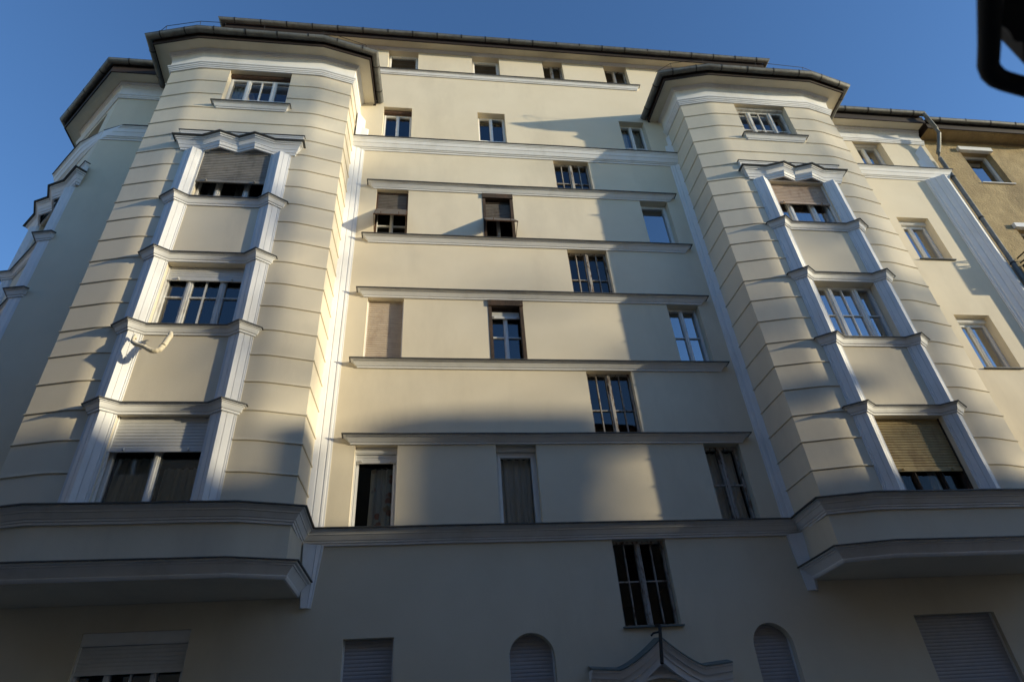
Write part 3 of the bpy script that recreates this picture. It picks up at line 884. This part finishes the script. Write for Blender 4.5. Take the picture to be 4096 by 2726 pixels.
# denser and with wrinkles
dp_, dr_ = [], []
for i in range(len(pts) - 1):
    for k in range(4):
        f = k / 4
        dp_.append(tuple(pts[i][j] * (1 - f) + pts[i + 1][j] * f for j in range(3)))
        dr_.append((rad[i] * (1 - f) + rad[i + 1] * f) * (1 + .07 * math.sin((i * 4 + k) * 2.1)))
mb.tube(dp_, .03, 10, 0, dr_)
tag(mb.build('wrapped_pipe', 'hose', None, 60), 'curved cream cloth wrapped pipe hanging under the middle window of the left oriel', 'pipe')

mb = MB()
mb.tube([(3.262, .0, 3.835), (3.155, -.45, 3.735), (3.15, -.47, 3.70), (3.04, -.60, 3.205)], .026, 10)
mb.tube([(3.135, -.48, 3.645), (3.04, -.46, 3.635), (3.0, -.46, 3.60)], .014, 8)
fp = tag(mb.build('flagpole_holder', 'iron', None), 'slanting black iron flagpole holder with a side hook above the entrance gable', 'flagpole holder')

# ================================================================== TAN NEIGHBOUR BUILDING
N = empty('neighbour_building', (15.8, 3, 0), 'ochre rendered neighbouring house with a rough wall and dark eave', 'building')
NF = Fr(14.0, .12)
NW = [(1.10, 2.08, z0, z1, .22) for z0, z1 in ((15.12, 16.50), (11.9, 13.30), (8.7, 10.1), (5.5, 6.9), (2.2, 3.7))]
mb = MB(); panel(mb, NF, -.1, 3.55, 0, 17.1, NW); panel(mb, Fr(17.55, .12, 0, 1), 0, 9, 0, 17.1, [])
mb.face([(13.9, .12, 16.9), (13.9, 9, 16.9), (13.9, 9, 17.1), (13.9, .12, 17.1)])
mb.face([(17.55, 9.12, 0), (13.9, 9.12, 0), (13.9, 9.12, 17.1), (17.55, 9.12, 17.1)])
mb.build('wall', 'tan', N, smooth=0)
eave(N, [(13.98, .12), (17.55, .12), (17.55, 9)], 16.98, .45, .075, .7, fh=.18, soff='tan')
mb = MB(); mb.face([(13.7, -.3, 17.2), (18.0, -.3, 17.2), (18.0, 9.3, 18.3), (13.7, 9.3, 18.3)]); mb.build('roof', 'tile', N, smooth=0)
for k, (u0, u1, z0, z1, d) in enumerate(NW):
    w = window(N, NF, u0, u1, z0, z1, d=.2, fw=.05, glassm='glass_sky')
    q = MB(); q.box(NF, u0 - .06, u1 + .05, -.09, .02, z1 - .02, z1 + .13); q.build('shutter_box', 'frame', w)
    q = MB(); q.box(NF, u0 - .02, u1 + .05, -.05, .18, z0 - .03, z0 - .003); q.build('sill', 'frame', w)
# small balcony whose railing throws its shadow on the cream wall
mb = MB()
mb.box(NF, .45, 1.02, -.90, 0, 11.12, 11.27)
bal = mb.build('balcony', 'tan', N, smooth=0)
mb = MB()
for z in (12.16, 12.0): mb.tube([(14.46, .1, z), (14.46, -.77, z), (15.0, -.77, z), (15.0, .1, z)], .018, 6)
mb.tube([(14.46, -.77, 11.26), (14.46, -.77, 12.16)], .018, 6)
mb.box(NF, .465, .475, -.87, -.02, 11.30, 11.93); mb.box(NF, .475, 1.0, -.88, -.87, 11.30, 11.93)
mb.build('railing', 'bracket', bal)

# ================================================================== IRON WALL BRACKET above the camera (out of focus)
L = empty('iron_wall_bracket', (1.7, -11.4, 3.6), 'black iron frame with a rounded corner, close and out of focus at upper right', 'bracket')
ZL = 3.60
mb = MB()
ring = [(1.15, -11.4), (1.15, -10.2), (1.20, -9.86), (1.425, -9.571), (1.53, -9.436), (1.56, -9.395), (1.585, -9.36), (1.615, -9.335), (1.655, -9.315), (1.70, -9.304), (1.785, -9.29), (2.05, -9.245), (2.2, -9.25), (2.28, -9.35), (2.28, -11.4)]
mb.tube([(x, y, ZL) for x, y in ring], .0335, 14)
mb.build('frame', 'iron', L)
mb = MB()
edge = [(1.40, -9.72), (1.475, -9.575), (1.525, -9.497), (1.560, -9.484), (1.584, -9.470), (1.612, -9.450), (1.628, -9.446), (1.645, -9.449), (1.662, -9.431), (1.69, -9.40), (1.715, -9.372), (1.90, -9.31), (2.22, -9.34), (2.22, -11.38), (1.22, -11.38), (1.22, -9.9)]
lo_ = [(x, y, ZL + .0) for x, y in edge]; hi_ = [(x, y, ZL + .22) for x, y in edge]
mb.face(lo_); mb.face(list(reversed(hi_))); mb.grid([[*hi_, hi_[0]], [*lo_, lo_[0]]])
mb.build('bracket_panel', 'iron_brown', L, smooth=0)

# ================================================================== OPPOSITE SIDE OF THE STREET
YO = -11.4
def house(name, label, x0, x1, h, mat, rows, roofh=2.2, y1=-22., cols=None):
    H = empty(name, ((x0 + x1) / 2, (YO + y1) / 2, 0), label, 'building')
    fr = Fr(x1, YO, -1, 0)      # faces +y
    n = cols or int((x1 - x0) / 2.6); pitch = (x1 - x0) / n
    ops = [(pitch * (k + .5) - .55, pitch * (k + .5) + .55, z, z + 1.7, .18) for k in range(n) for z in rows]
    mb = MB(); panel(mb, fr, 0, x1 - x0, 0, h, ops)
    mb.face([(x0, y1, 0), (x0, YO, 0), (x0, YO, h), (x0, y1, h)]); mb.face([(x1, YO, 0), (x1, y1, 0), (x1, y1, h), (x1, YO, h)])
    mb.face([(x0, y1, 0), (x0, y1, h), (x1, y1, h), (x1, y1, 0)])
    mb.build('wall', mat, H, smooth=0)
    mb = MB(); ym = (YO + y1) / 2
    if roofh > .3:
        mb.face([(x1, YO + .4, h), (x0, YO + .4, h), (x0, ym, h + roofh), (x1, ym, h + roofh)]); mb.face([(x0, y1, h), (x1, y1, h), (x1, ym, h + roofh), (x0, ym, h + roofh)])
        mb.face([(x0, YO + .4, h), (x0, y1, h), (x0, ym, h + roofh)]); mb.face([(x1, y1, h), (x1, YO + .4, h), (x1, ym, h + roofh)])
        mb.face([(x0, YO + .4, h - .01), (x1, YO + .4, h - .01), (x1, y1, h - .01), (x0, y1, h - .01)])
    else:
        mb.face([(x1, YO + .1, h), (x0, YO + .1, h), (x0, y1, h), (x1, y1, h)])
    mb.build('roof', 'tile', H, smooth=0)
    for o in ops:
        w = MB()
        w.box(fr, o[0], o[0] + .07, .12, .18, o[2], o[3]); w.box(fr, o[1] - .07, o[1], .12, .18, o[2], o[3])
        w.box(fr, o[0] + .07, o[1] - .07, .12, .18, o[3] - .07, o[3]); w.box(fr, o[0] + .07, o[1] - .07, .12, .18, o[2], o[2] + .07); w.box(fr, (o[0] + o[1]) / 2 - .04, (o[0] + o[1]) / 2 + .04, .12, .18, o[2] + .07, o[3] - .07)
        wo = w.build('window', 'frame', H)
        g = MB(); g.face([fr.p(o[0], o[2], .16), fr.p(o[1], o[2], .16), fr.p(o[1], o[3], .16), fr.p(o[0], o[3], .16)]); g.build('pane', 'interior', wo, smooth=0)
    return H
house('street_house', 'tall ochre house on the opposite pavement behind the viewer', -13.5, 14.0, 13.6, 'opp', (1.2, 4.6, 7.8, 10.9), 1.0, cols=10)
HS = house('street_house', 'lower grey house along the opposite pavement with added parapets cut to cast shadows', 14.0, 56.0, 9.95, 'opp2', (1.2, 4.4, 7.5), .0, cols=16, y1=-16.)
# unseen parapets added, outlines cut to throw the shadow edge on the cream front
def roof_block(name, mat, pl, y0, dep):
    mb = MB(); fa = [(x, y0, z) for x, z in pl]; ba = [(x, y0 - dep, z) for x, z in pl]
    mb.face(list(reversed(fa))); mb.face(ba); mb.grid([[*fa, fa[0]], [*ba, ba[0]]]); mb.build(name, mat, HS, smooth=0)
roof_block('roof_shadow_caster', 'opp2', [(25.0, 9.951), (25.0, 11.03), (26.2, 11.28), (27.7, 11.50), (27.85, 9.951)], YO - .05, .25)
roof_block('roof_shadow_caster', 'opp2', [(29.75, 9.951), (29.75, 11.62), (28.95, 11.70), (28.8, 11.82), (29.2, 12.06), (29.95, 12.23), (33.1, 12.23), (33.35, 11.80), (34.0, 11.74), (34.35, 12.03), (35.0, 12.03), (35.05, 11.53), (34.0, 11.44), (33.15, 11.38), (32.9, 9.951)], YO - .05, .25)
roof_block('roof_shadow_caster', 'opp2', [(19.2, 9.951), (19.2, 10.5), (21.0, 10.85), (22.9, 10.7), (22.9, 9.951)], YO - .05, .25)
house('street_house', 'long ochre house added further left along the opposite pavement to cut low sky light', -52.0, -13.7, 14.5, 'opp', (1.2, 4.6, 7.8, 10.9), 1.0, cols=14)  # unseen, added to cut open sky at the left
def block(label, x0, x1, y0, y1, h, mat):  # unseen houses added to keep low sky glow out of the street
    H = empty('street_house', ((x0 + x1) / 2, (y0 + y1) / 2, 0), label, 'building')
    mb = MB(); pts = [(x0, y0), (x1, y0), (x1, y1), (x0, y1)]
    mb.grid([[(x, y, z) for z in (0, h)] for x, y in pts + pts[:1]]); mb.build('wall', mat, H, smooth=0)
    mb = MB(); cx, cy = (x0 + x1) / 2, (y0 + y1) / 2; e = .4
    ring = [(x0 - e, y0 - e, h), (x1 + e, y0 - e, h), (x1 + e, y1 + e, h), (x0 - e, y1 + e, h)]
    for a, b in zip(ring, ring[1:] + ring[:1]): mb.face([a, b, (cx, cy, h + 2.5)])
    mb.face(list(reversed(ring))); mb.build('roof', 'tile', H, smooth=0)
block('plain grey house added beyond the ochre neighbour to cut low sky glow', 19.0, 62.0, .3, 14, 13.5, 'opp2')
block('grey corner house added across the side street to cut low sky glow', -40.0, -24.0, -8.0, 30, 15.5, 'opp2')
block('far house added to close the street end against sky glow', 150.0, 170.0, -14.0, 6, 18, 'opp2')

def poplar(label, x, y, h, z0, r, n, seed):  # unseen trees added to dapple the sunlight on the oriels
    T = empty('dapple_poplar', (x, y, 0), label, 'tree', None)
    rnd = random.Random(seed)
    mb = MB(); mb.tube([(x, y, -.1), (x + .1, y, h * .35), (x - .1, y + .1, h * .7), (x, y, h * .97)], .2, 8, 0, [.30, .2, .1, .02])
    for k in range(14):
        z = z0 + (h - z0) * (k / 14) ** .9; a = k * 2.4; l = r * (.5 + .5 * rnd.random()) * (1 - .7 * k / 14)
        mb.tube([(x, y, z - .6), (x + l * .6 * math.cos(a), y + l * .6 * math.sin(a), z + l * .7), (x + l * math.cos(a), y + l * math.sin(a), z + l * 1.6)], .05, 5, 0, [.07, .045, .012])
    mb.build('trunk', 'wood', T, smooth=60)
    mb = MB(); clumps = []
    for k in range(18):
        z = z0 + (h - z0) * rnd.random(); rr = r * (1 - .55 * abs((z - z0) / (h - z0) - .4)); a = rnd.random() * 6.28
        clumps.append((x + rr * .8 * rnd.random() * math.cos(a), y + rr * .8 * rnd.random() * math.sin(a), z))
    for k in range(n):
        c = rnd.choice(clumps); q = Vector([c[j] + rnd.gauss(0, .24 if j < 2 else .34) for j in range(3)])
        u = Vector([rnd.gauss(0, 1) for _ in range(3)]).normalized(); w = u.orthogonal().normalized()
        e = .10 + .10 * rnd.random()
        mb.face([q - u * e, q - w * e * .6, q + u * e, q + w * e * .6])
    mb.build('crown', 'leaf', T, smooth=0, merge=False)
poplar('tall thin poplar added behind the low grey house to dapple the oriels, nearer one', 41.8, -18.5, 24.0, 13.5, 2.7, 430, 3)
poplar('tall thin poplar added behind the low grey house to dapple the oriels, farther one', 54.6, -18.5, 23.0, 13.5, 2.6, 440, 5)

# ================================================================== GROUND
mb = MB(); mb.face([(-400, -400, -.03), (400, -400, -.03), (400, 400, -.03), (-400, 400, -.03)]); structure(mb.build('ground', 'paving', None, 0))
mb = MB(); mb.face([(-120, -8.9, -.02), (120, -8.9, -.02), (120, -2.4, -.02), (-120, -2.4, -.02)]); structure(mb.build('road', 'asphalt', None, 0))
for y0, y1, yk in ((-2.28, 0.0, -2.4), (YO, -9.02, -9.02)):
    mb = MB(); mb.box(Fr(0, y0), -120, 120, -.0, -(y0 - y1) * 1.0, -.05, .08); structure(mb.build('pavement', 'paving', None, 0))
    mb = MB(); mb.box(Fr(0, yk), -120, 120, 0, .12, -.05, .083); structure(mb.build('kerb', 'stone', None, 0))

# ================================================================== LIGHT, SKY, CAMERA
sun_dir = Vector((2.62, -1.0, .40)).normalized()       # towards the sun
el = math.asin(sun_dir.z); rot = math.atan2(sun_dir.x, sun_dir.y)
w = bpy.data.worlds.new('World'); S.world = w; w.use_nodes = True
nt = w.node_tree
sky = nt.nodes.new('ShaderNodeTexSky'); sky.sky_type = 'NISHITA'; sky.sun_disc = False
sky.sun_elevation = el; sky.sun_rotation = rot
sky.air_density = 1.0; sky.dust_density = .2; sky.ozone_density = 3.2; sky.altitude = 100
hs = nt.nodes.new('ShaderNodeHueSaturation'); hs.inputs['Saturation'].default_value = 1.06; hs.inputs['Hue'].default_value = .507
nt.links.new(sky.outputs[0], hs.inputs['Color'])
nt.links.new(hs.outputs[0], nt.nodes['Background'].inputs[0])
nt.nodes['Background'].inputs[1].default_value = .15
ld = bpy.data.lights.new('sun', 'SUN'); ld.energy = 2.85; ld.angle = R(.9); ld.color = (1, .87, .60)
lo = bpy.data.objects.new('sun', ld); COL.objects.link(lo)
lo.rotation_euler = (-sun_dir).to_track_quat('-Z', 'Y').to_euler(); lo.location = sun_dir * 60

cam = bpy.data.cameras.new('camera'); co = bpy.data.objects.new('camera', cam); COL.objects.link(co)
from mathutils import Matrix
ya, pi_, ro = R(9.25907497), R(35.92942733), R(-4.54200036)
fw = Vector((math.sin(ya) * math.cos(pi_), math.cos(ya) * math.cos(pi_), math.sin(pi_)))
rt = Vector((math.cos(ya), -math.sin(ya), 0)); up = rt.cross(fw)
rt2 = rt * math.cos(ro) + up * math.sin(ro); up2 = -rt * math.sin(ro) + up * math.cos(ro)
mx = Matrix(((rt2.x, up2.x, -fw.x, 0), (rt2.y, up2.y, -fw.y, 0), (rt2.z, up2.z, -fw.z, 0), (0, 0, 0, 1)))
co.matrix_world = Matrix.Translation((-.33769, -10.41915, 1.59869)) @ mx
cam.sensor_fit = 'HORIZONTAL'; cam.sensor_width = 36; cam.lens = 22.9534
cam.clip_start = .05; cam.clip_end = 1500
cam.dof.use_dof = True; cam.dof.focus_distance = 14; cam.dof.aperture_fstop = 1.4
S.camera = co
S.view_settings.view_transform = 'Standard'; S.view_settings.look = 'None'
S.view_settings.exposure = .96; S.view_settings.gamma = 1
